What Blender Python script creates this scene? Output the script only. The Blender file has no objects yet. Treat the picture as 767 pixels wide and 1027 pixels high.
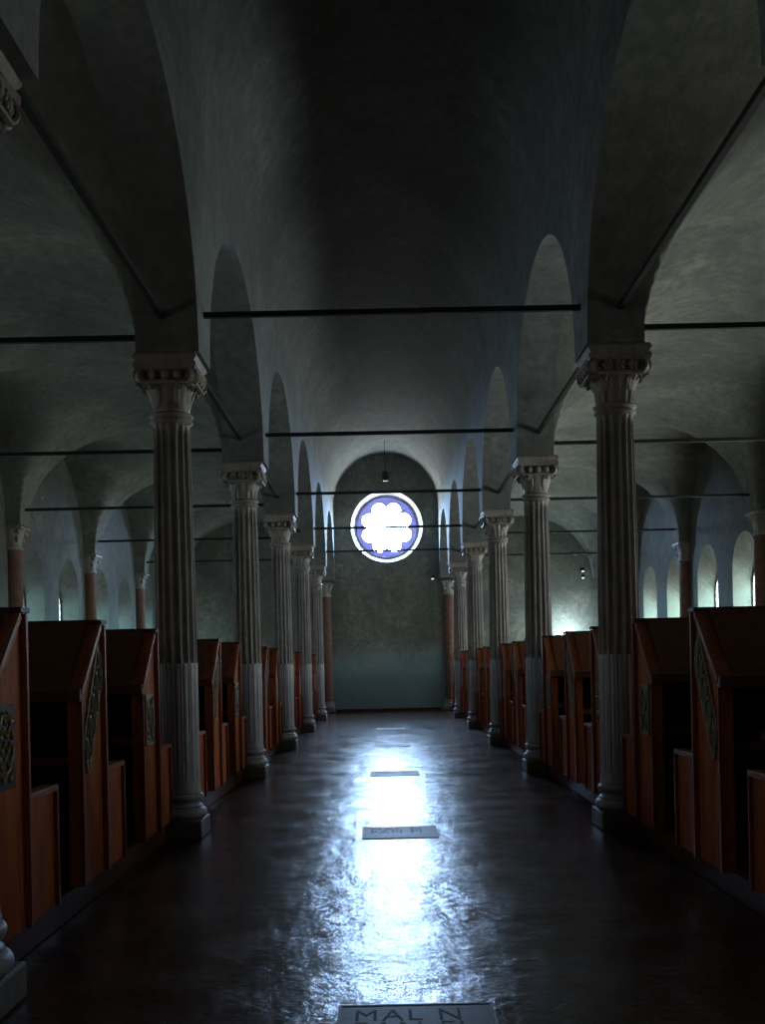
import bpy, math, random
from math import sin, cos, pi, sqrt, radians
from mathutils import Vector, Matrix
random.seed(7)
S = bpy.context.scene
C = S.collection
BAY = 3.71
K = 281.0                     # pixels * bays per metre at the photo's size
F_PX = K * BAY
# ------------------------------------------------------------------ camera
cam = bpy.data.cameras.new('camera')
cam.sensor_fit = 'HORIZONTAL'; cam.sensor_width = 24.0
cam.lens = 24.0 * F_PX / 767.0
cam.shift_x = -2.5 / 767.0
cam.shift_y = 153.5 / 767.0
cam.clip_start = 0.05; cam.clip_end = 200
camo = bpy.data.objects.new('camera', cam); C.objects.link(camo)
camo.location = (-0.078, 0.0, 1.14)
camo.rotation_euler = (pi / 2, radians(1.2), 0)
S.camera = camo
# ------------------------------------------------------------------ world, exposure
W = bpy.data.worlds.new('world'); S.world = W; W.use_nodes = True
_n, _l = W.node_tree.nodes, W.node_tree.links          # bright sky above, sunlit ground below the horizon
_tc = _n.new('ShaderNodeTexCoord'); _sp = _n.new('ShaderNodeSeparateXYZ'); _l.new(_tc.outputs['Generated'], _sp.inputs[0])
_mr = _n.new('ShaderNodeMapRange'); _mr.inputs[1].default_value = -.06; _mr.inputs[2].default_value = .03; _l.new(_sp.outputs['Z'], _mr.inputs[0])
_mx = _n.new('ShaderNodeMix'); _mx.data_type = 'RGBA'; _l.new(_mr.outputs[0], _mx.inputs[0])
SKY = 185.0; GROUND = 30.0
_mx.inputs[6].default_value = (.86*GROUND, .92*GROUND, .88*GROUND, 1); _mx.inputs[7].default_value = (.44*SKY, .67*SKY, 1.0*SKY, 1)
_l.new(_mx.outputs[2], _n['Background'].inputs[0]); _n['Background'].inputs[1].default_value = 1.0
S.view_settings.view_transform = 'Standard'
S.view_settings.look = 'None'
S.view_settings.gamma = 1.0
S.view_settings.use_curve_mapping = False
S.view_settings.exposure = -0.15
S.cycles.use_denoising = True
S.cycles.max_bounces = 8
S.cycles.diffuse_bounces = 5
S.cycles.sample_clamp_indirect = 6.0
S.cycles.caustics_reflective = False
WIN_R = 1.0
WIN_L = 0.20

def lamp(name, kind, loc, energy, color, rot=(0, 0, 0), size=0.2, sizey=None):
    l = bpy.data.lights.new(name, kind); l.energy = energy; l.color = color
    if kind == 'AREA':
        l.size = size
        if sizey: l.shape = 'RECTANGLE'; l.size_y = sizey
    else: l.shadow_soft_size = size
    o = bpy.data.objects.new(name, l); C.objects.link(o); o.location = loc; o.rotation_euler = rot
    return o
_p = lamp('rose_window_portal', 'AREA', (.03, 25.67+.37, 4.56), 1, (1,1,1), rot=(-pi/2, 0, 0), size=1.64)
_p.data.cycles.is_portal = True
# added fill lights without fixtures behind the desks, for the end wall glow
lamp('end_wall_glow_fill', 'POINT', (4.40, 25.27, 1.82), 85, (0.62, 0.85, 1.0), size=0.06)
lamp('end_wall_glow_fill_left', 'POINT', (-4.3, 25.1, 1.6), 3, (0.5, 0.95, 0.95), size=0.1)

# ------------------------------------------------------------------ helpers
class MB:
    def __init__(s): s.v = []; s.f = []
    def add(s, vs, fs):
        o = len(s.v); s.v += [tuple(v) for v in vs]; s.f += [tuple(i + o for i in f) for f in fs]; return s
    def box(s, x0, x1, y0, y1, z0, z1):
        vs = [(x0,y0,z0),(x1,y0,z0),(x1,y1,z0),(x0,y1,z0),(x0,y0,z1),(x1,y0,z1),(x1,y1,z1),(x0,y1,z1)]
        return s.add(vs, [(0,3,2,1),(4,5,6,7),(0,1,5,4),(1,2,6,5),(2,3,7,6),(3,0,4,7)])
    def bar(s, a, b, w, h=None):
        a = Vector(a); b = Vector(b); h = h or w
        d = (b - a).normalized(); up = Vector((0,0,1)) if abs(d.z) < .95 else Vector((1,0,0))
        r = d.cross(up).normalized() * w / 2; u = r.cross(d).normalized() * h / 2
        vs = [p + i * r + j * u for p in (a, b) for i, j in ((-1,-1),(1,-1),(1,1),(-1,1))]
        return s.add(vs, [(3,2,1,0),(4,5,6,7),(0,1,5,4),(1,2,6,5),(2,3,7,6),(3,0,4,7)])
    def prism_x(s, poly, x0, x1):              # polygon in (y,z) extruded along x
        n = len(poly)
        vs = [(x0, y, z) for y, z in poly] + [(x1, y, z) for y, z in poly]
        fs = [tuple(range(n)), tuple(range(2*n-1, n-1, -1))] + [(i, i+n, (i+1)%n+n, (i+1)%n) for i in range(n)]
        return s.add(vs, fs)
    def tube(s, pts, r, n=8, r1=None):
        pts = [Vector(p) for p in pts]; m = len(pts); vs = []; fs = []
        prev = None
        for i, p in enumerate(pts):
            d = (pts[min(i+1, m-1)] - pts[max(i-1, 0)]).normalized()
            if prev is None: prev = d.orthogonal().normalized()
            u = (prev - d * prev.dot(d)).normalized(); prev = u; w = d.cross(u)
            rr = r if r1 is None else r + (r1 - r) * i / (m - 1)
            for k in range(n):
                a = 2*pi*k/n; vs.append(p + (u*cos(a) + w*sin(a)) * rr)
        for i in range(m-1):
            for k in range(n): fs.append((i*n+k, i*n+(k+1)%n, (i+1)*n+(k+1)%n, (i+1)*n+k))
        fs.append(tuple(range(n-1, -1, -1))); fs.append(tuple(range((m-1)*n, m*n)))
        return s.add(vs, fs)
    def lathe(s, prof, n=40, c=(0,0), a0=0, a1=2*pi):
        full = abs(a1 - a0 - 2*pi) < 1e-6; m = n if full else n + 1
        vs = []; fs = []
        for r, z in prof:
            for k in range(m):
                a = a0 + (a1 - a0) * k / n; vs.append((c[0] + r*cos(a), c[1] + r*sin(a), z))
        for i in range(len(prof)-1):
            for k in range(n):
                k1 = (k+1) % m; fs.append((i*m+k, i*m+k1, (i+1)*m+k1, (i+1)*m+k))
        if full:
            fs.append(tuple(range(m-1, -1, -1))); fs.append(tuple(range((len(prof)-1)*m, len(prof)*m)))
        return s.add(vs, fs)
    def blob(s, c, rx, ry, rz, n=10, m=6):
        vs = [(c[0], c[1], c[2]-rz)]; fs = []
        for i in range(1, m):
            t = pi * i / m
            for k in range(n):
                a = 2*pi*k/n; vs.append((c[0]+rx*sin(t)*cos(a), c[1]+ry*sin(t)*sin(a), c[2]-rz*cos(t)))
        vs.append((c[0], c[1], c[2]+rz)); L = len(vs)-1
        for k in range(n): fs.append((0, 1+(k+1)%n, 1+k)); fs.append((L, 1+(m-2)*n+k, 1+(m-2)*n+(k+1)%n))
        for i in range(m-2):
            for k in range(n): fs.append((1+i*n+k, 1+i*n+(k+1)%n, 1+(i+1)*n+(k+1)%n, 1+(i+1)*n+k))
        return s.add(vs, fs)
    def build(s, name, mat, parent=None, smooth=None, loc=(0,0,0), bevel=0):
        me = bpy.data.meshes.new(name); me.from_pydata(s.v, [], s.f); me.update()
        if smooth is not None:
            me.shade_smooth(); me.set_sharp_from_angle(angle=radians(smooth))
        me.materials.append(mat)
        o = bpy.data.objects.new(name, me); C.objects.link(o); o.location = loc
        if parent: o.parent = parent
        if bevel:
            md = o.modifiers.new('bevel', 'BEVEL'); md.width = bevel; md.segments = 2; md.limit_method = 'ANGLE'
        return o
def tag(o, label=None, cat=None, group=None, kind=None):
    if label: o['label'] = label
    if cat: o['category'] = cat
    if group: o['group'] = group
    if kind: o['kind'] = kind
    return o
def empty(name, loc):
    o = bpy.data.objects.new(name, None); C.objects.link(o); o.location = loc; o.empty_display_size = .1; return o
def copy_tree(o, parent=None):
    c = o.copy(); C.objects.link(c); c.parent = parent
    for ch in list(o.children): copy_tree(ch, c)
    return c
def struct(o): o['kind'] = 'structure'; return o

# ------------------------------------------------------------------ materials
def newmat(name):
    m = bpy.data.materials.new(name); m.use_nodes = True
    nt = m.node_tree; return m, nt, nt.nodes, nt.links, nt.nodes['Principled BSDF']
def coords(nd, ln, scale=(1,1,1), rot=(0,0,0), obj=True):
    tc = nd.new('ShaderNodeTexCoord'); mp = nd.new('ShaderNodeMapping')
    mp.inputs['Scale'].default_value = scale; mp.inputs['Rotation'].default_value = rot
    ln.new(tc.outputs['Object' if obj else 'Generated'], mp.inputs['Vector']); return mp.outputs['Vector']
def noise(nd, ln, vec, scale, detail=6, rough=.6, dist=0):
    n = nd.new('ShaderNodeTexNoise'); n.inputs['Scale'].default_value = scale; n.inputs['Detail'].default_value = detail
    n.inputs['Roughness'].default_value = rough; n.inputs['Distortion'].default_value = dist
    ln.new(vec, n.inputs['Vector']); return n.outputs['Fac']
def ramp(nd, ln, fac, stops):
    r = nd.new('ShaderNodeValToRGB'); e = r.color_ramp.elements
    while len(e) < len(stops): e.new(.5)
    for x, (p, c) in zip(e, stops): x.position = p; x.color = (*c, 1) if len(c) == 3 else c
    ln.new(fac, r.inputs['Fac']); return r.outputs['Color']
def mix(nd, ln, fac, a, b, mode='MIX'):
    m = nd.new('ShaderNodeMix'); m.data_type = 'RGBA'; m.blend_type = mode
    for sock, v in ((m.inputs[0], fac), (m.inputs[6], a), (m.inputs[7], b)):
        if isinstance(v, (int, float)): sock.default_value = v
        elif isinstance(v, tuple): sock.default_value = (*v, 1)
        else: ln.new(v, sock)
    return m.outputs[2]
def bump(nd, ln, h, strength, dist, bsdf, prev=None):
    b = nd.new('ShaderNodeBump'); b.inputs['Strength'].default_value = strength; b.inputs['Distance'].default_value = dist
    ln.new(h, b.inputs['Height'])
    if prev: ln.new(prev, b.inputs['Normal'])
    ln.new(b.outputs['Normal'], bsdf.inputs['Normal']); return b.outputs['Normal']
def plaster(name, c1, c2, c3, wains=None):
    m, nt, nd, ln, b = newmat(name); v = coords(nd, ln)
    n1 = noise(nd, ln, v, .7, 8, .65, .8); n2 = noise(nd, ln, v, 3.2, 8, .7, .5); n3 = noise(nd, ln, v, 22, 5, .6); n4 = noise(nd, ln, v, 9, 6, .75)
    col = ramp(nd, ln, n1, [(.32, c1), (.55, c2), (.72, c3)])
    col = mix(nd, ln, ramp(nd, ln, n4, [(.40, (.55,.55,.55)), (.60, (0,0,0))]), col, (c1[0]*.62, c1[1]*.62, c1[2]*.58))
    col = mix(nd, ln, ramp(nd, ln, n2, [(.38, (.0,.0,.0)), (.62, (.55,.55,.55))]), col, c1)
    stain = ramp(nd, ln, n2, [(.60, (0,0,0)), (.70, (.5,.5,.5))])
    col = mix(nd, ln, stain, col, (c1[0]*.45, c1[1]*.45, c1[2]*.42))
    wz = 2.3 if name == 'plaster_side_wall' else 1.3
    if wains:                                  # faded green paint on the lower wall
        tc = nd.new('ShaderNodeTexCoord'); sp = nd.new('ShaderNodeSeparateXYZ'); ln.new(tc.outputs['Object'], sp.inputs[0])
        ad = nd.new('ShaderNodeMath'); ad.operation = 'MULTIPLY_ADD'; ad.inputs[1].default_value = -1.1; ln.new(n2, ad.inputs[0]); ln.new(sp.outputs['Z'], ad.inputs[2])
        f = ramp(nd, ln, ad.outputs[0], [(0.0, (1,1,1)), (1.0, (0,0,0))])
        mr = nd.new('ShaderNodeMapRange'); mr.inputs[1].default_value = wz + .3 - .5; mr.inputs[2].default_value = wz - .3 - .5
        mr.inputs[3].default_value = 0; mr.inputs[4].default_value = .75; ln.new(ad.outputs[0], mr.inputs[0])
        col = mix(nd, ln, mr.outputs[0], col, wains)
    ln.new(col, b.inputs['Base Color']); b.inputs['Roughness'].default_value = .85
    b.inputs['Specular IOR Level'].default_value = .25
    p = bump(nd, ln, n2, .5, .02, b); bump(nd, ln, n3, .35, .004, b, p)
    return m
PL_NAVE = plaster('plaster_nave', (.155,.165,.155), (.25,.262,.25), (.33,.335,.31))
PL_AISLE = plaster('plaster_aisle', (.18,.185,.162), (.305,.315,.268), (.40,.395,.33))
PL_WALL = plaster('plaster_side_wall', (.12,.13,.115), (.20,.21,.18), (.28,.28,.235), wains=(.20,.30,.27))
PL_END = plaster('plaster_end_wall', (.12,.125,.105), (.27,.27,.225), (.40,.39,.32), wains=(.26,.40,.42))

def stone(name, c1, c2, streak=(.17,.10,.065)):
    m, nt, nd, ln, b = newmat(name); v = coords(nd, ln)
    vs = coords(nd, ln, (14, 14, .35))
    n1 = noise(nd, ln, v, 5, 8, .7); n2 = noise(nd, ln, vs, 1.4, 5, .6); n3 = noise(nd, ln, v, 60, 4, .6)
    col = ramp(nd, ln, n1, [(.3, c1), (.65, c2)])
    col = mix(nd, ln, ramp(nd, ln, n2, [(.52, (0,0,0)), (.68, (.6,.6,.6))]), col, streak)
    ln.new(col, b.inputs['Base Color']); b.inputs['Roughness'].default_value = .55
    p = bump(nd, ln, n1, .3, .01, b); bump(nd, ln, n3, .25, .002, b, p)
    return m
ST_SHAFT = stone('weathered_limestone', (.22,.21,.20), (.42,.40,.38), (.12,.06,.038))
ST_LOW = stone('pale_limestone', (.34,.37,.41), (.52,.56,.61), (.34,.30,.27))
ST_CAP = stone('carved_limestone', (.24,.22,.20), (.40,.365,.33), (.22,.12,.09))
ST_PLINTH = stone('worn_plinth_stone', (.16,.155,.15), (.30,.29,.28))
ST_SLAB = stone('grey_slab_stone', (.08,.085,.08), (.14,.14,.135), (.06,.06,.06))
ST_SLAB.node_tree.nodes['Principled BSDF'].inputs['Specular IOR Level'].default_value = .12
ST_SLAB.node_tree.nodes['Principled BSDF'].inputs['Roughness'].default_value = .5

def wood(name, c1, c2, rough=.42):
    m, nt, nd, ln, b = newmat(name); b.inputs['Specular IOR Level'].default_value = .3
    v = coords(nd, ln, (9, 9, .9)); v2 = coords(nd, ln)
    n1 = noise(nd, ln, v, 2.2, 8, .65, 1.2); n2 = noise(nd, ln, v2, 1.6, 4, .5)
    oi = nd.new('ShaderNodeObjectInfo')
    col = ramp(nd, ln, n1, [(.30, c1), (.62, c2)])
    col = mix(nd, ln, ramp(nd, ln, n2, [(.4, (0,0,0)), (.7, (.55,.55,.55))]), col, c1)
    ln.new(col, b.inputs['Base Color']); b.inputs['Roughness'].default_value = rough
    bump(nd, ln, n1, .25, .003, b)
    return m
WD = wood('reddish_brown_walnut', (.24,.05,.014), (.60,.165,.045), .55)
WD2 = wood('aged_pine_board', (.08,.028,.014), (.20,.07,.03), .5)
WDK = wood('dark_walnut', (.035,.012,.008), (.10,.032,.02), .5)
WDT = wood('worn_red_moulding', (.20,.065,.04), (.42,.15,.09), .38)
def plain(name, c, rough=.5, metal=0.0, em=None):
    m, nt, nd, ln, b = newmat(name); v = coords(nd, ln); n = noise(nd, ln, v, 30, 4)
    col = ramp(nd, ln, n, [(.3, tuple(x*.7 for x in c)), (.7, c)]); ln.new(col, b.inputs['Base Color'])
    b.inputs['Roughness'].default_value = rough; b.inputs['Metallic'].default_value = metal
    if em: b.inputs['Emission Color'].default_value = (*em[0], 1); b.inputs['Emission Strength'].default_value = em[1]
    return m
IRON = plain('black_iron', (.012,.012,.013), .55)
CARVE = plain('grey_green_carved_relief', (.36,.39,.34), .5)
BLUE = plain('faded_blue_paint', (.03,.075,.12), .6)
GOLD = plain('dull_gold_paint', (.42,.32,.14), .45)
LEATHER = plain('dark_leather', (.10,.045,.025), .5)
PAGES = plain('yellowed_pages', (.50,.44,.33), .8)
LAMPM = plain('pale_lamp_glass', (.7,.68,.6), .3, em=((1,.95,.85), .9))

def glass(name, col, strength, rondel=True):
    m, nt, nd, ln, b = newmat(name)
    b.inputs['Base Color'].default_value = (.6,.7,.8,1); b.inputs['Roughness'].default_value = .2
    b.inputs['Emission Color'].default_value = (*col, 1); b.inputs['Emission Strength'].default_value = strength
    if rondel:
        v = coords(nd, ln); vo = nd.new('ShaderNodeTexVoronoi'); vo.inputs['Scale'].default_value = 7.5
        vo.inputs['Randomness'].default_value = 0; ln.new(v, vo.inputs['Vector'])
        c = ramp(nd, ln, vo.outputs['Distance'], [(.46, col), (.54, tuple(x*.25 for x in col))])
        ln.new(c, b.inputs['Emission Color'])
    return m
G_ROSE = bpy.data.materials.new('clear_thin_glass'); G_ROSE.use_nodes = True
_nt = G_ROSE.node_tree; _t = _nt.nodes.new('ShaderNodeBsdfTransparent'); _t.inputs[0].default_value = (.96,.97,1,1)
_nt.nodes.remove(_nt.nodes['Principled BSDF']); _nt.links.new(_t.outputs[0], _nt.nodes['Material Output'].inputs[0])
G_R = glass('rondel_glass_right', (.90,.98,.96), WIN_R*14)
G_DIM = glass('dimmed_rondel_glass', (1.0,.97,.86), 1.5)  # unseen panes dimmed to keep vault and piers dark; no shutters there
G_L = glass('rondel_glass_left', (.72,.90,1.0), WIN_L*14)

def brick_shaft():
    m, nt, nd, ln, b = newmat('brick_shaft')
    tc = nd.new('ShaderNodeTexCoord'); sp = nd.new('ShaderNodeSeparateXYZ'); ln.new(tc.outputs['Object'], sp.inputs[0])
    mm = nd.new('ShaderNodeMath'); mm.operation = 'MULTIPLY'; mm.inputs[1].default_value = 1/.075; ln.new(sp.outputs['Z'], mm.inputs[0])
    fr = nd.new('ShaderNodeMath'); fr.operation = 'FRACT'; ln.new(mm.outputs[0], fr.inputs[0])
    mort = ramp(nd, ln, fr.outputs[0], [(.08, (1,1,1)), (.14, (0,0,0))])
    v = coords(nd, ln); n = noise(nd, ln, v, 9, 6)
    col = ramp(nd, ln, n, [(.3, (.13,.06,.04)), (.7, (.24,.12,.085))])
    col = mix(nd, ln, mort, col, (.15,.12,.10)); ln.new(col, b.inputs['Base Color']); b.inputs['Roughness'].default_value = .8
    bump(nd, ln, n, .5, .01, b); return m
BRICK = brick_shaft()

def floor_mat():
    m, nt, nd, ln, b = newmat('worn_waxed_terracotta_tiles')
    v = coords(nd, ln, (1,1,1), (0,0,radians(45))); v0 = coords(nd, ln)
    br = nd.new('ShaderNodeTexBrick'); br.inputs['Scale'].default_value = 1.0
    br.inputs['Brick Width'].default_value = .30; br.inputs['Row Height'].default_value = .30
    br.inputs['Mortar Size'].default_value = .006; br.inputs['Mortar Smooth'].default_value = .4; br.offset = 0.5
    br.inputs['Color1'].default_value = (.060,.027,.017,1); br.inputs['Color2'].default_value = (.095,.046,.029,1)
    br.inputs['Mortar'].default_value = (.022,.015,.012,1); ln.new(v, br.inputs['Vector'])
    n1 = noise(nd, ln, v0, 2.3, 8, .65); n2 = noise(nd, ln, v0, 9, 6, .6); n3 = noise(nd, ln, v0, 70, 4, .7)
    col = mix(nd, ln, ramp(nd, ln, n1, [(.35, (.75,.75,.75)), (.65, (0,0,0))]), br.outputs['Color'], (.035,.018,.012))
    ln.new(col, b.inputs['Base Color'])
    mr = nd.new('ShaderNodeMapRange'); mr.inputs[1].default_value = .38; mr.inputs[2].default_value = .62
    mr.inputs[3].default_value = .15; mr.inputs[4].default_value = .235; ln.new(n1, mr.inputs[0]); ln.new(mr.outputs[0], b.inputs['Roughness'])
    b.inputs['Specular IOR Level'].default_value = .5
    p = bump(nd, ln, n1, .40, .045, b)
    p = bump(nd, ln, n2, .34, .011, b, p)
    p = bump(nd, ln, n3, .30, .0022, b, p)
    inv = nd.new('ShaderNodeMath'); inv.operation = 'SUBTRACT'; inv.inputs[0].default_value = 1; ln.new(br.outputs['Fac'], inv.inputs[1])
    bump(nd, ln, inv.outputs[0], .4, .003, b, p)
    return m
FLOOR = floor_mat()

# ------------------------------------------------------------------ dimensions
YC = lambda n: (1.92 + n - 1)*BAY if n > 0 else (.94 + n)*BAY      # y of column n (n=6 is the end wall)
Y0, Y1 = YC(-1), YC(6)
COLXS = {-1: 1.505, 1: 1.53}; NXS = {-1: 1.27, 1: 1.31}; AX = 1.69; WX = 5.28   # column axis, nave face, aisle face, side wall
SPR = 3.25
# ------------------------------------------------------------------ floor
mb = MB(); mb.box(-WX-.6, WX+.6, Y0-.3, Y1+.5, -.2, 0); struct(mb.build('floor', FLOOR))
# ------------------------------------------------------------------ nave barrel vault
mb = MB(); NS = 36; NV = 5.08; VH = 1.28
prof = [(-1.28, NV-.02)] + [(.02 - 1.29*cos(pi*i/NS), NV + VH*sin(pi*i/NS)) for i in range(NS+1)] + [(1.32, NV-.02)]
m = len(prof)
vs = [(x, Y0, z) for x, z in prof] + [(x, Y1+.05, z) for x, z in prof]
mb.add(vs, [(i, i+1, i+1+m, i+m) for i in range(m-1)])
mb.box(-1.75, 1.75, Y0, Y1, 6.55, 6.7)
struct(mb.build('ceiling', PL_NAVE, smooth=40))
# ------------------------------------------------------------------ arcade walls with round arches
def arcade(sx, name):
    mb = MB(); ys = []; zs = []; hw = .225; rise = 1.43
    for n in range(-1, 6):
        a, b_ = YC(n), YC(n+1); mid = (a + b_) / 2; R = (b_ - a)/2 - hw
        ys += [a - (hw if n > -1 else 0), a + hw - .0001]; zs += [SPR, SPR]
        for i in range(41):
            t = pi * i / 40; ys.append(mid - R*cos(t)); zs.append(SPR + rise*sin(t))
    ys += [Y1 - hw + .0001, Y1]; zs += [SPR, SPR]
    N = len(ys); top = 5.12
    x0, x1 = sx*NXS[sx], sx*AX
    vs = []
    for y, z in zip(ys, zs): vs += [(x0, y, z), (x0, y, top), (x1, y, z), (x1, y, top)]
    fs = []
    for i in range(N-1):
        a = 4*i; b_ = 4*(i+1)
        fs += [(a, b_, b_+1, a+1), (a+2, a+3, b_+3, b_+2), (a, a+2, b_+2, b_), (a+1, b_+1, b_+3, a+3)]
    mb.add(vs, fs)
    return struct(mb.build(name, PL_NAVE, smooth=35))
arcade(-1, 'wall_arcade_left'); arcade(1, 'wall_arcade_right')
# ------------------------------------------------------------------ aisle groin vaults
def aisle_vault(sx, name):
    mb = MB(); a = (WX - .20 - AX) / 2; cx = AX + a
    xs = [cx - a*cos(pi*i/56) for i in range(57)] + [WX]
    vs = []; rows = 0
    for n in range(-1, 6):
        y0, y1 = YC(n), YC(n+1); hb = (y1-y0)/2 - .17; mid = (y0+y1)/2
        ys = [y0] + [mid - hb*cos(pi*i/48) for i in range(49)]
        if n == 5: ys.append(y1 + .05)
        for y in ys:
            B = sqrt(max(0, 1 - min(1, abs((y-mid)/hb))**2)); rows += 1
            for x in xs:
                u = min(1, abs((x - cx)/a)); A = sqrt(max(0, 1-u*u))
                g = (A**14 + B**14)**(1/14) if A + B > 0 else 0     # creases worn slightly round
                vs.append((sx*x, y, 3.19 + 1.56*min(g, 1.03)))
    m = len(xs); fs = []
    for i in range(rows-1):
        for j in range(m-1): fs.append((i*m+j, i*m+j+1, (i+1)*m+j+1, (i+1)*m+j))
    mb.add(vs, fs)
    mb.box(min(sx*AX, sx*WX)-.05, max(sx*AX, sx*WX)+.05, Y0, Y1, 5.08, 5.2)
    return struct(mb.build(name, PL_AISLE, smooth=25))
aisle_vault(-1, 'ceiling_aisle_left'); aisle_vault(1, 'ceiling_aisle_right')
# ------------------------------------------------------------------ side walls with arched window niches
def outline(c, w, z0, ztop, n=14):
    r = w/2; zs = ztop - r
    return [(c - r, z0)] + [(c - r*cos(pi*i/n), zs + r*sin(pi*i/n)) for i in range(n+1)] + [(c + r, z0)]
WINS = []
for n in range(-1, 6):
    for fr in (.235, .715): WINS.append(YC(n) + fr*(YC(n+1)-YC(n)))
def side_wall(sx, name, glassm, first):
    mb = MB(); X = sx*WX; T = .30
    w, z0, zt = 1.06, 1.22, 3.02; gw, gz0, gzt = .95, 1.30, 2.64
    bounds = [Y0] + [(WINS[i]+WINS[i+1])/2 for i in range(len(WINS)-1)] + [Y1]
    q = lambda y0, y1, za0, za1, zb0, zb1: mb.add([(X,y0,za0),(X,y1,za1),(X,y1,zb1),(X,y0,zb0)], [(0,1,2,3)])
    for i, c in enumerate(WINS):
        a, b_ = bounds[i], bounds[i+1]; TOP = 5.2
        q(a, c-w/2, 0, 0, TOP, TOP); q(c+w/2, b_, 0, 0, TOP, TOP); q(c-w/2, c+w/2, 0, 0, z0, z0)
        o = outline(c, w, z0, zt)
        for (ya, za), (yb, zb) in zip(o[1:-2], o[2:-1]): q(ya, yb, za, zb, TOP, TOP)
        g = outline(c, gw, gz0, gzt); L = len(o)
        vs = [(X, y, z) for y, z in o] + [(X+sx*T, y, z) for y, z in g]
        mb.add(vs, [(j, (j+1) % L, (j+1) % L + L, j + L) for j in range(L)])
        mb.add([(X+sx*(T+.05), c+p*w, zz) for p, zz in ((-.8,1),(.8,1),(.8,3.1),(-.8,3.1))], [(0,1,2,3)])
    struct(mb.build(name, PL_WALL))
    # windows: iron frame with a pane of glass
    for i, c in enumerate(WINS):
        g = outline(0, gw-.005, gz0, gzt); fr = MB()
        pts = [(0, y, z) for y, z in g] + [(0, g[0][0], g[0][1])]
        fr.tube(pts, .014, 6)
        for zz in (1.65, 2.0, 2.3): fr.bar((0, -gw/2+.01, zz), (0, gw/2-.01, zz), .014)
        fo = fr.build('window_%d' % (first+i), IRON, loc=(X+sx*(T-.02), c, 0)); struct(fo)
        pn = MB(); L = len(g)
        pn.add([(0, y, z) for y, z in g], [tuple(range(L))])
        pn.build('window_pane', glassm if c > YC(1) else G_DIM, fo, loc=(sx*.015, 0, 0))
side_wall(-1, 'wall_left', G_L, 1); side_wall(1, 'wall_right', G_R, 1+len(WINS))
# ------------------------------------------------------------------ end wall with the rose opening
RX, RZ, RR, RI, RD = .035, 4.565, .885, .775, .28
PL_LIT_REVEAL = plaster('plaster_lit_reveal', (.68,.68,.68), (.8,.8,.8), (.85,.85,.85))  # window light on the reveal put into the colour, whiter than the wall
def end_wall():
    mb = MB(); n = 64
    sq = []
    for i in range(n):
        a = 2*pi*i/n; m_ = max(abs(cos(a)), abs(sin(a))); sq.append((1.1*cos(a)/m_, 1.1*sin(a)/m_))
    vs = [(RX+x, Y1, RZ+z) for x, z in sq] + [(RX+RR*cos(2*pi*i/n), Y1, RZ+RR*sin(2*pi*i/n)) for i in range(n)] + \
         []
    rv = MB(); rv.add([(RX+RR*cos(2*pi*i/n), Y1, RZ+RR*sin(2*pi*i/n)) for i in range(n)] + [(RX+RI*cos(2*pi*i/n), Y1+RD, RZ+RI*sin(2*pi*i/n)) for i in range(n)], [(i, (i+1) % n, (i+1) % n+n, i+n) for i in range(n)])
    struct(rv.build('trim_2', PL_LIT_REVEAL, smooth=30))
    fs = []
    for i in range(n):
        j = (i+1) % n; fs += [(i, j, j+n, i+n)]
    mb.add(vs, fs)
    for x0, x1, z0, z1 in ((-WX-.4, RX-1.1, 0, 6.7), (RX+1.1, WX+.4, 0, 6.7), (RX-1.1, RX+1.1, 0, RZ-1.1), (RX-1.1, RX+1.1, RZ+1.1, 6.7)):
        mb.add([(x0,Y1,z0),(x1,Y1,z0),(x1,Y1,z1),(x0,Y1,z1)], [(0,1,2,3)])
    struct(mb.build('wall_end', PL_END, smooth=20))
    mb = MB(); mb.box(-WX-.4, WX+.4, Y0-.15, Y0, 0, 6.7); struct(mb.build('wall_back', PL_NAVE))
    mb = MB(); mb.box(-1.30, 1.30, Y1-.03, Y1, 0, .07); struct(mb.build('baseboard_end', WDK))
    mb = MB(); mb.box(-.32, .22, Y1-.012, Y1, 1.75, 2.55); struct(mb.build('trim_1', PL_END, bevel=.004))
end_wall()
def rose():
    n = 256; root = empty('rose_window', (RX, Y1+RD, RZ))
    tag(root, 'glowing round rose window with eight lobes in the end wall', 'window')
    def rf(t):
        ph = (t - pi/8) % (pi/4)
        if ph > pi/8: ph -= pi/4
        c, r = .465, .180
        return c*cos(ph) + sqrt(max(0, r*r - (c*sin(ph))**2))
    def rt(i): return rf(2*pi*i/n)
    mb = MB(); vs = []
    for y in (-.05, .03):
        for i in range(n): a = 2*pi*i/n; vs.append((rt(i)*cos(a), y, rt(i)*sin(a)))
        for i in range(n): a = 2*pi*i/n; vs.append((RI*cos(a), y, RI*sin(a)))
    fs = []
    for i in range(n):
        j = (i+1) % n
        fs += [(i, j, j+n, i+n), (i+2*n, i+3*n, j+3*n, j+2*n), (i, i+2*n, j+2*n, j), (i+n, j+n, j+3*n, i+3*n)]
    mb.add(vs, fs); mb.build('tracery', ST_TR, root, smooth=30)
    mb = MB(); mb.tube([(.755*cos(2*pi*i/96), -.055, .755*sin(2*pi*i/96)) for i in range(97)], .018, 10); mb.build('roll_moulding', ST_PLINTH, root, smooth=60)
    mb = MB(); mb.add([(.76*cos(2*pi*i/64), .045, .76*sin(2*pi*i/64)) for i in range(64)], [tuple(range(64))])
    mb.build('window_pane', G_ROSE, root)
ST_TR = stone('violet_grey_tracery', (.24,.23,.31), (.36,.35,.46), (.25,.25,.33))
_nt = ST_TR.node_tree; _tr = _nt.nodes.new('ShaderNodeBsdfTranslucent'); _tr.inputs[0].default_value = (.55,.50,.80,1)
_mx = _nt.nodes.new('ShaderNodeMixShader'); _mx.inputs[0].default_value = .11
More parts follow.
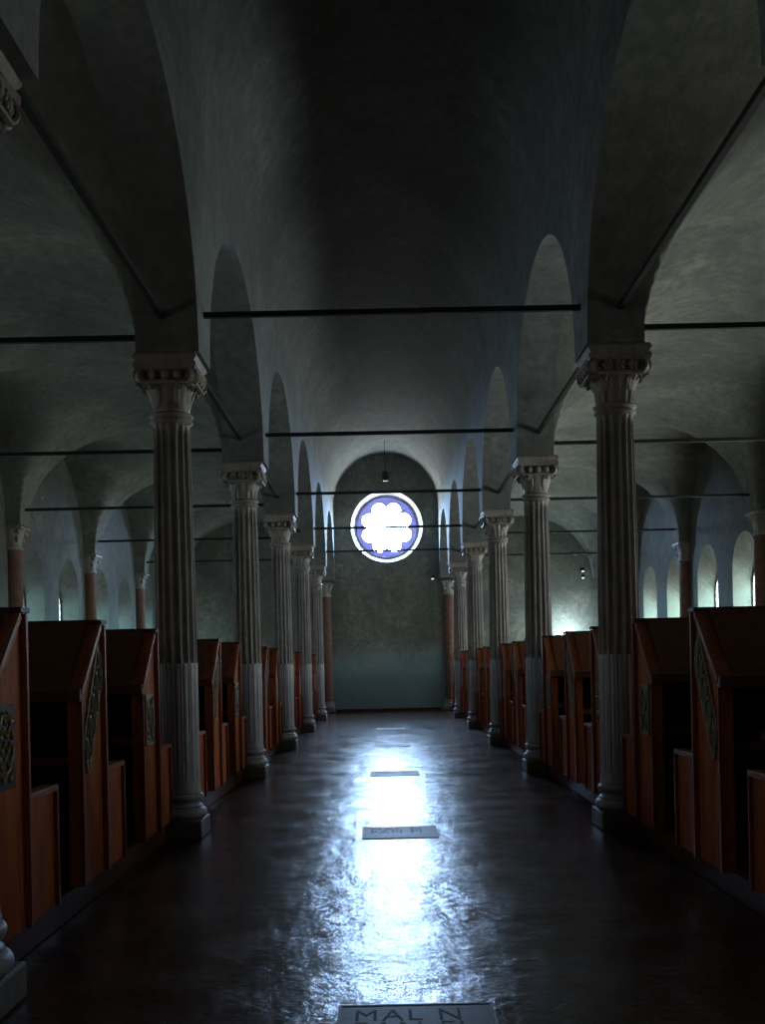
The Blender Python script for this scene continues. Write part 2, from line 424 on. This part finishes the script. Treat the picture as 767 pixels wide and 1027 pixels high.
_nt.links.new(_nt.nodes['Principled BSDF'].outputs[0], _mx.inputs[1]); _nt.links.new(_tr.outputs[0], _mx.inputs[2])
_nt.links.new(_mx.outputs[0], _nt.nodes['Material Output'].inputs[0])
rose()

# ------------------------------------------------------------------ columns
def shaft_ring(r, depth, nf=16, per=10, cable=0.0):
    pts = []
    for k in range(nf*per):
        ph = (k % per) / per; a = 2*pi*k/(nf*per)
        if ph < .14: d = 0
        else:
            u = (ph - .14) / .86; d = depth * sin(pi*u)**.7
            if cable: d = depth*.55*(abs(2*u-1)**2 if .0 < u < 1 else 0) if .1 < u < .9 else depth*.5
        pts.append(((r-d)*cos(a), (r-d)*sin(a)))
    return pts
def add_rings(mb, rings):
    n = len(rings[0][1]); vs = []; fs = []
    for z, pts in rings: vs += [(x, y, z) for x, y in pts]
    for i in range(len(rings)-1):
        for k in range(n): fs.append((i*n+k, i*n+(k+1)%n, (i+1)*n+(k+1)%n, (i+1)*n+k))
    fs.append(tuple(range(n-1, -1, -1))); fs.append(tuple(range((len(rings)-1)*n, len(rings)*n)))
    mb.add(vs, fs)
BELL = [(.118,2.885),(.122,2.918),(.130,2.968),(.145,3.026),(.165,3.082),(.185,3.120),(.20,3.14)]
def bell_r(z):
    for (r0, z0), (r1, z1) in zip(BELL, BELL[1:]):
        if z <= z1: return r0 + (r1-r0)*(z-z0)/(z1-z0)
    return BELL[-1][0]
def leaf(mb, th, z0, z1, w, curl, lobes=5):
    """an acanthus leaf hugging the bell, its tip curling outward"""
    n, m = 14, 7; vs = []; fs = []
    for i in range(n+1):
        t = i/n
        if t < .8: z = z0 + (z1-z0)*t/.8; off = .012 + .012*t
        else:
            q = (t-.8)/.2; z = z1 + .02*sin(q*pi) - .035*q; off = .022 + curl*q
        ww = w*(sin(pi*(.12+.84*t)))**.6 * (1 + .20*abs(sin(lobes*pi*t))) * .5
        for j in range(m+1):
            s_ = j/m*2 - 1; r = bell_r(min(z, z1)) + off + .010*(1-abs(s_)) - .010*abs(sin(3*pi*s_/2))
            a = th + s_*ww/ max(.1, r)
            vs.append((r*cos(a), r*sin(a), z))
    for i in range(n):
        for j in range(m): fs.append((i*(m+1)+j, i*(m+1)+j+1, (i+1)*(m+1)+j+1, (i+1)*(m+1)+j))
    mb.add(vs, fs)
def volute(mb, th, zc, rad, rc):
    """a scroll standing on the diagonal, its axis tangential to the bell"""
    e = Vector((cos(th), sin(th), 0)); t = Vector((-sin(th), cos(th), 0)); c = e*rc + Vector((0,0,zc))
    for side in (-1, 1):
        pts = []
        for i in range(34):
            q = i/33; a = -pi*.9 + q*pi*4.1; r = rad*(1 - .86*q)
            pts.append(c + t*side*(.022+.012*q) + e*r*cos(a) + Vector((0,0,1))*r*sin(-a))
        mb.tube(pts, .013, 6, .006)
    # scroll body
    vs = []; n = 18
    for side in (-1, 1):
        for i in range(n): a = 2*pi*i/n; vs.append(c + t*side*.02 + e*rad*.86*cos(a) + Vector((0,0,1))*rad*.86*sin(a))
    mb.add(vs, [tuple(range(n-1,-1,-1)), tuple(range(n, 2*n))] + [(i, (i+1)%n, (i+1)%n+n, i+n) for i in range(n)])
def make_column(kind):
    root = empty('stone_column', (0,0,0))
    mb = MB(); mb.box(-.18, .18, -.18, .18, 0, .125); mb.build('plinth', ST_PLINTH, root, bevel=.012)
    mb = MB(); tor = lambda r, z0, z1, n=8: [(r + (z1-z0)/2*sin(pi*i/n), (z0+z1)/2 - (z1-z0)/2*cos(pi*i/n)) for i in range(n+1)]
    prof = tor(.15, .125, .20) + [(.158,.205),(.158,.212)] + [(.158-.018*sin(pi*i/6), .212+.035*i/6) for i in range(7)] + [(.160,.25)] + tor(.145, .25, .295) + [(.150,.30),(.150,.312),(.146,.33),(.143,.36)]
    mb.lathe(prof, 48); mb.build('base', ST_LOW, root, smooth=40)
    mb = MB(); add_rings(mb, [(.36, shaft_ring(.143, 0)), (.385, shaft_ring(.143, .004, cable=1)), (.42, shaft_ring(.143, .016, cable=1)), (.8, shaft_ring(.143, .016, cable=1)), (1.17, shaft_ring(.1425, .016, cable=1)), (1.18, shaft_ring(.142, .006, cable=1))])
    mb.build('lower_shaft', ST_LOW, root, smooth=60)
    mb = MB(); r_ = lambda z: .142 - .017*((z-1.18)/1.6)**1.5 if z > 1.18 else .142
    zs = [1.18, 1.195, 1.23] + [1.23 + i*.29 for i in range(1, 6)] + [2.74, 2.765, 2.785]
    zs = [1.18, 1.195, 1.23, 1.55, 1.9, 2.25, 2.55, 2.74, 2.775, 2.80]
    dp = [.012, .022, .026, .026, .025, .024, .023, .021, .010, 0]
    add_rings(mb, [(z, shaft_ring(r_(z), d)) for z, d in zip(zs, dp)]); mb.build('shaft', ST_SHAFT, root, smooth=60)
    mb = MB(); mb.lathe([(.118,2.80),(.126,2.805)] + [(.130+.014*sin(pi*i/6), 2.812+.028*i/6) for i in range(7)] + [(.127,2.845)] + [(.129+.020*sin(pi*i/6), 2.848+.035*i/6) for i in range(7)] + [(.118,2.886)], 48)
    mb.build('necking_ring', ST_CAP, root, smooth=50)
    cap = MB()
    if kind == 0: cap.lathe(BELL, 48)
    else:
        rings = []
        for z in (2.885, 2.91, 2.96, 3.02, 3.06):
            rings.append((z, shaft_ring(bell_r(z)+.008, .012 if 2.9 < z < 3.04 else .002, 16, 10)))
        for z in (3.07, 3.14): rings.append((z, shaft_ring(bell_r(z), 0, 16, 10)))
        add_rings(cap, rings)
    co = cap.build('capital', ST_CAP, root, smooth=50)
    lv = MB()
    for q in range(4):
        th = pi/4 + q*pi/2
        leaf(lv, th, 2.90 if kind == 0 else 2.96, 3.07, .11, .045)
        leaf(lv, th-.26, 2.94 if kind == 0 else 2.99, 3.05, .06, .03); leaf(lv, th+.26, 2.94 if kind == 0 else 2.99, 3.05, .06, .03)
    lv.build('acanthus_leaf', ST_CAP, co, smooth=60)
    vo = MB()
    for q in range(4): volute(vo, pi/4 + q*pi/2, 3.105, .056, .226)
    vo.build('volute', ST_CAP, co, smooth=50)
    # band of rosettes / egg shapes between the scrolls
    rb = MB()
    for q in range(4):
        th = q*pi/2; e = Vector((cos(th), sin(th), 0)); t = Vector((-sin(th), cos(th), 0))
        for s_ in (-1, 0, 1):
            c = e*.205 + t*s_*.085 + Vector((0,0,3.108))
            if kind == 1:
                for p in range(6):
                    a = p*pi/3; pc = c + t*.024*cos(a) + Vector((0,0,.024*sin(a))); rb.blob(pc, .014, .014, .014, 6, 4)
                rb.blob(c + e*.008, .010, .010, .010, 6, 4)
            else: rb.blob(c - e*.01, .026, .026, .036, 8, 6)
        rb.bar(e*.195 - t*.15 + Vector((0,0,3.058)), e*.195 + t*.15 + Vector((0,0,3.058)), .018)
    rb.build('rosette_band', ST_CAP, co, smooth=60)
    # abacus with hollowed sides
    ab = MB()
    def sq(hw, hol, z):
        pts = []
        for q in range(4):
            a0 = -pi/4 + q*pi/2
            e = Vector((cos(q*pi/2), sin(q*pi/2), 0)); t = Vector((-sin(q*pi/2), cos(q*pi/2), 0))
            for i in range(10):
                u = i/10*2 - 1; p = e*(hw - hol*(1-u*u)) + t*u*hw; pts.append((p.x, p.y))
        return (z, pts)
    add_rings(ab, [sq(.19,.02,3.138), sq(.205,.022,3.150), sq(.210,.022,3.165), sq(.210,.022,3.190)])
    ab.build('abacus', ST_CAP, root, smooth=35)
    im = MB()
    add_rings(im, [sq(.196,0,3.19), sq(.198,0,3.205), sq(.212,0,3.222), sq(.214,0,3.236), sq(.204,0,3.240), sq(.204,0,3.253)])
    im.build('impost', ST_CAP, root, smooth=35)
    return root
protos = [make_column(0), make_column(1)]
ordn = ['nearest', 'second', 'third', 'fourth', 'fifth']
used = [False, False]
for n in range(-1, 6):
    for s_, side in ((-1, 'left'), (1, 'right')):
        kd = (n + (1 if s_ > 0 else 0) + 1) % 2
        if used[kd]: o = copy_tree(protos[kd])
        else: o = protos[kd]; used[kd] = True
        o.location = (s_*(COLXS[s_] if n > 0 else 1.54), YC(n), 0)
        desc = 'leafy capital' if kd == 0 else 'ribbed rosette capital'
        if n >= 1: lab = '%s whole fluted stone column on the nave %s, %s' % (ordn[n-1], side, desc)
        elif n == 0: lab = 'fluted column whose scrolled capital cuts the top %s corner' % side
        else: lab = 'fluted column behind the viewer on the %s of the nave' % side
        tag(o, lab, 'column', 'fluted stone columns of the nave')

# ------------------------------------------------------------------ brick half columns on walls
def make_half():
    root = empty('half_column', (0,0,0))
    mb = MB(); mb.box(-.17, .17, -.17, .17, 0, .12); mb.build('plinth', ST_PLINTH, root, bevel=.01)
    mb = MB(); mb.lathe([(.155,.12),(.17,.15),(.165,.19),(.145,.21),(.15,.24),(.14,.27)], 32); mb.build('base', ST_CAP, root, smooth=40)
    mb = MB(); mb.lathe([(.135,.27),(.135,1.2),(.125,2.84)], 32); mb.build('shaft', BRICK, root, smooth=60)
    mb = MB(); mb.lathe([(.125,2.84),(.145,2.855),(.145,2.88),(.125,2.89),(.13,2.97),(.15,3.06),(.175,3.12),(.18,3.14)], 32)
    for q in range(4):
        th = pi/4+q*pi/2; mb.blob((.19*cos(th), .19*sin(th), 3.10), .035, .035, .04); mb.blob((.15*cos(th), .15*sin(th), 3.0), .03, .03, .05)
    mb.box(-.19, .19, -.19, .19, 3.135, 3.17); mb.build('capital', ST_CAP, root, smooth=45)
    mb = MB(); mb.box(-.13, .13, -.17, .17, 3.17, 3.20); mb.build('impost', PL_AISLE, root)
    return root
hp = make_half(); first = True
for n in range(0, 6):
    for s_, side in ((-1, 'left'), (1, 'right')):
        o = hp if first else copy_tree(hp); first = False
        o.location = (s_*(WX-.03), YC(n), 0)
        what = ['in the bay beside the viewer', 'level with the nearest whole stone column', 'level with the second whole stone column', 'level with the third whole stone column', 'level with the fourth whole stone column', 'level with the fifth whole stone column'][n]
        tag(o, 'red brick half column against the %s side wall, %s' % (side, what), 'column', 'brick half columns along the side walls')
for s_, side in ((-1, 'left'), (1, 'right')):
    o = copy_tree(hp); o.location = (s_*COLXS[s_], Y1-.03, 0)
    tag(o, 'reddish half column against the end wall on the %s of the round window' % side, 'column', 'brick half columns on the end wall')

# ------------------------------------------------------------------ iron tie rods
hang = ['nearest', 'second', 'third', 'fourth', 'fifth']
for n in range(1, 6):
    y = YC(n)
    mb = MB(); mb.bar((-1.29, 0, 0), (1.33, 0, 0), .036)
    tag(mb.build('tie_rod', IRON, loc=(0, y, 3.56)), 'black iron tie rod across the nave, %s one, high between the arcades' % hang[n-1], 'tie rod', 'iron rods across the nave')
    for s_, side in ((-1, 'left'), (1, 'right')):
        mb = MB(); mb.bar((s_*(AX-.02), 0, 0), (s_*(WX+.02), 0, 0), .036)
        tag(mb.build('tie_rod', IRON, loc=(0, y, 3.415)), 'black iron tie rod across the %s aisle, %s one from the front' % (side, hang[n-1]), 'tie rod', 'iron rods across the %s aisle' % side)
for n in range(0, 5):
    for s_, side in ((-1, 'left'), (1, 'right')):
        mb = MB(); mb.bar((0, .20, 0), (0, YC(n+1)-YC(n)-.20, 0), .036)
        w = ['running out to the nearest whole column'] + ['between the %s and %s whole columns' % (ordn[i], ordn[i+1]) for i in range(4)]
        tag(mb.build('tie_rod', IRON, loc=(s_*COLXS[s_], YC(n), 3.48)), 'black iron tie rod lengthwise in the %s arcade, %s' % (side, w[n]), 'tie rod', 'iron rods along the arcades')

# ------------------------------------------------------------------ reading desks
DX = 1.50; DLEN = 2.95
FY, SY = -.43, .355          # desk front edge and seat end relative to its back
Z0 = .13
def make_desk(sx, kind):
    """local x=0 is the face towards the nave, the desk runs outward (sx direction); y=0 is the tall back edge"""
    root = empty('reading_desk', (0,0,0))
    X = lambda a: sx*a
    def bx(mb, xa, xb, *r): mb.box(min(X(xa), X(xb)), max(X(xa), X(xb)), *r)
    poly = [(FY, Z0), (FY, 1.04), (-.07, 1.375), (-.012, 1.375), (-.012, Z0)]
    for i, xa in enumerate((0, DLEN-.05)):
        mb = MB(); mb.prism_x(poly, X(xa), X(xa+.05)); ep = mb.build('end_panel', WD, root)
        if i == 0:
            t = MB()
            t.bar((X(-.009), -.03, Z0), (X(-.009), -.03, 1.372), .022, .036)        # rear stile
            t.bar((X(-.009), FY+.012, 1.035), (X(-.009), -.075, 1.365), .022, .030)   # sloping moulding
            t.bar((X(-.007), FY+.012, Z0), (X(-.007), FY+.012, 1.035), .018, .022)
            t.build('edge_moulding', WDT, ep)
            if kind == 'strap':
                c = MB(); a = Vector((0,-.365,.80)); L = Vector((0,.245,.44)); Wd = Vector((0,.07,-.13))
                P = lambda u, v, d=0: Vector((X(-.002-d), 0, 0)) + Vector((0, FY+.045, .80)) + u*Vector((0,.27,.47)) + v*Vector((0,.075,-.15))
                fr = [P(0,0,.006), P(1,0,.006), P(1,1,.006), P(0,1,.006), P(0,0,.006)]
                for p, q in zip(fr, fr[1:]): c.bar(p, q, .010, .012)
                m_ = 9
                for i_ in range(m_):
                    u0, u1 = i_/m_, (i_+1)/m_
                    c.tube([P(u0+(u1-u0)*k/8, .5+.42*sin(pi*k/8*1)*(1 if i_ % 2 else -1), .012) for k in range(9)], .009, 6)
                    c.tube([P(u0+(u1-u0)*k/8, .5-.30*sin(pi*k/8*1)*(1 if i_ % 2 else -1), .010) for k in range(9)], .006, 6)
                c.build('carved_panel', CARVE, ep, smooth=60)
            elif kind == 'rect':
                c = MB(); y0, y1, z0, z1 = -.335, -.145, .695, .985
                c.box(min(X(-.004), X(.001)), max(X(-.004), X(.001)), y0, y1, z0, z1)
                for p, q in (((y0,z0),(y1,z0)),((y1,z0),(y1,z1)),((y1,z1),(y0,z1)),((y0,z1),(y0,z0))):
                    c.bar((X(-.008), p[0], p[1]), (X(-.008), q[0], q[1]), .014, .016)
                c.tube([(X(-.008), y0+.03+(y1-y0-.06)*(.5-.5*cos(pi*k/12)), z1-.03-(z1-z0-.06)*k/12) for k in range(13)], .014, 8)
                c.tube([(X(-.008), y0+.05+.03*sin(k*.9), z0+.03+.10*k/8) for k in range(9)], .010, 6)
                c.tube([(X(-.008), y1-.05+.03*sin(k*.9), z1-.03-.10*k/8) for k in range(9)], .010, 6)
                c.build('carved_panel', CARVE, ep, smooth=60)
            else:
                c = MB(); y0, y1, z0, z1 = -.37, -.15, .70, 1.02
                c.box(min(X(-.012), X(.001)), max(X(-.012), X(.001)), y0, y1, z0, z1); c.build('painted_panel', BLUE, ep, bevel=.004)
                g = MB()
                for i_ in range(5):
                    zz = z0+.05+i_*.055
                    g.tube([(X(-.016), y0+.04+(y1-y0-.08)*k/10, zz+.02*sin(k*1.4+i_)) for k in range(11)], .008, 6)
                g.tube([(X(-.016), (y0+y1)/2+.075*cos(a*pi/10), z0+.17+.11*sin(a*pi/10)) for a in range(21)], .006, 6)
                g.build('gilded_crest', GOLD, ep, smooth=60)
    mb = MB(); th = math.atan2(.315, .36)
    mb.prism_x([(FY-.025, 1.035), (-.075, 1.390), (0.012, 1.390), (.012, 1.368), (-.068, 1.368), (FY-.012, 1.012)], X(.052), X(DLEN-.052))
    mb.build('slope_board', WD2, root)
    mb = MB(); mb.prism_x([(-.080, 1.378), (-.080, 1.398), (.022, 1.398), (.022, 1.378)], X(-.022), X(DLEN+.01)); mb.build('top_rail', WDK, root)
    mb = MB(); mb.prism_x([(FY-.035, 1.00), (FY-.035, 1.055), (FY-.018, 1.062), (FY-.002, 1.03), (FY-.002, 1.0)], X(-.02), X(DLEN)); mb.build('book_rest', WD2, root, bevel=.003)
    mb = MB(); bx(mb, .051, DLEN-.051, -.045, -.015, Z0, 1.367); mb.build('back_panel', WDK, root)
    mb = MB(); bx(mb, .051, DLEN-.051, FY+.02, -.046, .70, .735); mb.build('shelf', WD2, root)
    mb = MB(); bx(mb, .051, DLEN-.051, FY+.06, -.046, .20, .23); bx(mb, .051, DLEN-.051, FY+.07, FY+.09, Z0, .199); mb.build('footboard', WDK, root)
    # bench for the reader of the next desk
    for xa in (0, DLEN-.045):
        mb = MB(); bx(mb, xa, xa+.045, -.01, SY, Z0, .625); sp = mb.build('seat_end_panel', WD, root)
        if xa == 0:
            t = MB(); bx(t, -.014, .055, -.008, SY+.012, .626, .652); t.bar((X(-.007), SY-.012, Z0), (X(-.007), SY-.012, .625), .016, .024)
            t.build('edge_moulding', WDT, sp, bevel=.003)
    mb = MB(); bx(mb, .046, DLEN-.046, .0, SY-.01, .52, .55); mb.build('seat', WD2, root)
    mb = MB(); bx(mb, .046, DLEN-.046, SY-.04, SY-.015, Z0, .519); mb.build('seat_front', WDK, root)
    return root
offs = ((-.80, 'crest'), (-.49, 'strap'), (-.157, 'rect'))
KLAB = {'crest': 'blue and gold crest panel', 'strap': 'long slanting carved strap panel', 'rect': 'small upright carved panel'}
for s_, side in ((-1, 'left'), (1, 'right')):
    pr = {k: make_desk(s_, k) for _, k in offs}; usedk = set()
    for n in range(1, 7):
        for j, (off, k) in enumerate(offs):
            if n == 6 and j == 2: continue
            if k in usedk: o = copy_tree(pr[k])
            else: o = pr[k]; usedk.add(k)
            o.location = (s_*(DX if s_ > 0 else DX+.022), (.92 + n + off)*BAY, 0)
            if n == 1: pl = ['nearest the viewer', 'second from the viewer', 'before the nearest whole column'][j]
            elif n == 6: pl = ['past the fifth whole column', 'last one by the end wall'][j]
            else: pl = ['past the %s whole column' % ordn[n-2], 'between %s and %s columns' % (ordn[n-2], ordn[n-1]), 'before the %s whole column' % ordn[n-1]][j]
            tag(o, '%s wooden reading desk, %s, %s' % (side, KLAB[k], pl), 'desk', 'wooden reading desks of the %s aisle' % side)
    mb = MB(); x0, x1 = sorted((s_*(DX+.05), s_*(DX+DLEN-.05)))
    # raised wooden platform carrying the desks, broken at every column plinth
    for n in range(0, 6):
        ya = YC(n)+.21; yb = YC(n+1)-.21
        p = MB(); p.box(x0, x1, ya, yb, 0, Z0-.001)
        po = p.build('desk_platform', WDK, bevel=.006)
        tag(po, 'low dark wooden platform under the %s desks, stretch %s' % (side, 'nearest the viewer' if n == 0 else 'just past the %s whole column' % ordn[n-1]), 'platform', 'desk platforms')

# ------------------------------------------------------------------ books chained on the shelves
def book(loc, sx, w, d, h, label, rz=0):
    root = empty('book', loc); root.rotation_euler = (0,0,rz)
    mb = MB(); mb.box(-w/2, w/2, -d/2, d/2, 0, .008); mb.box(-w/2, w/2, -d/2, d/2, h-.008, h); mb.box(-w/2, -w/2+.01, -d/2, d/2, .008, h-.008)
    mb.build('cover', LEATHER, root)
    mb = MB(); mb.box(-w/2+.011, w/2-.01, -d/2+.008, d/2-.008, .009, h-.009); mb.build('pages', PAGES, root)
    tag(root, label, 'book', 'old books lying on the desk shelves')
y2 = (1.92-.49)*BAY
book((1.50+.30, y2-.22, .736), 1, .26, .30, .06, 'leather bound book lying on the right desk shelf nearest the slanting carved panel', .1)
book((1.50+.66, y2-.23, .736), 1, .24, .28, .05, 'leather bound book lying farther in on the near right desk shelf', -.08)
book((-1.50-.55, y2-.23, .736), -1, .26, .30, .05, 'leather bound book lying on the left desk shelf behind the crest desk', .15)

# ------------------------------------------------------------------ floor slabs with inscriptions
def text_mesh(body, size, depth):
    cu = bpy.data.curves.new('t', 'FONT'); cu.body = body; cu.size = size; cu.extrude = depth; cu.align_x = 'LEFT'; cu.space_character = 1.15
    cu.space_line = .78
    o = bpy.data.objects.new('t', cu); C.objects.link(o)
    dg = bpy.context.evaluated_depsgraph_get(); me = bpy.data.meshes.new_from_object(o.evaluated_get(dg))
    bpy.data.objects.remove(o); return me
TXT = plain('dark_inlaid_letters', (.012,.012,.014), .7)
tm = text_mesh('MAL N\nPAN FI', .150, .0004); tm.materials.clear(); tm.materials.append(TXT)
wh = ['at the bottom edge of the picture', 'level with the nearest whole columns', 'level with the second whole columns', 'level with the third whole columns', 'level with the fourth whole columns']
for k in range(5):
    root = empty('inscribed_slab', (0.0, (.945 + 1.03*k)*BAY - .27, 0)); hw = .25
    mb = MB(); add_rings(mb, [(.0, [(-hw,-.235),(hw,-.235),(hw,.235),(-hw,.235)]), (.004, [(-hw,-.235),(hw,-.235),(hw,.235),(-hw,.235)])])
    mb.build('slab', ST_SLAB, root)
    mb = MB()
    for a, b_ in (((-hw,-.235),(hw,-.235)),((hw,-.235),(hw,.235)),((hw,.235),(-hw,.235)),((-hw,.235),(-hw,-.235))):
        mb.bar((a[0],a[1],.003), (b_[0],b_[1],.003), .010, .006)
    mb.build('border', ST_PLINTH, root)
    t = bpy.data.objects.new('inscription', tm); C.objects.link(t); t.parent = root; t.location = (-hw+.045, .085, .0042); t.scale = (.72, 1, 1)
    tag(root, 'square grey inscribed stone slab in the nave floor, %s' % wh[k], 'floor slab', 'inscribed floor slabs')

# ------------------------------------------------------------------ small lamps at the far end
root = empty('hanging_lantern', (0.02, 6.5*BAY, 5.50))
mb = MB(); mb.tube([(0,0,.14),(0,0,.84)], .008, 6); mb.build('chain', IRON, root)
mb = MB(); mb.lathe([(.02,.15),(.075,.11),(.085,.10),(.085,-.06),(.06,-.09),(.02,-.10)], 12); mb.build('housing', IRON, root)
tag(root, 'small dark lantern hanging above the round window', 'lamp')
def spot(loc, label, wallx, two=False):
    root = empty('spotlight', loc)
    mb = MB(); dy = Y1 - loc[1]; mb.bar((0, dy, 0), (0, 0, 0), .016); mb.box(-.03, .03, dy-.012, dy+.004, -.03, .03); mb.bar((0,0,0), (0,0,-.16 if two else -.02), .014); mb.build('bracket', IRON, root)
    for i in range(2 if two else 1):
        hd = MB(); hd.lathe([(.02,.05),(.035,.04),(.045,-.02),(.04,-.03)], 16); h = hd.build('lamp_head', IRON, root, loc=(0,0,-.03-.16*i))
        g = MB(); g.blob((0,0,0), .034, .034, .025, 12, 6); g.build('bulb', LAMPM, h, smooth=60, loc=(0,0,-.04))
    tag(root, label, 'lamp')
spot((1.13, Y1-.20, 3.30), 'small spotlight on a bracket right of the round window', 0)
spot((4.80, Y1-.30, 3.40), 'pair of small spotlights high in the far right aisle corner', .45, True)
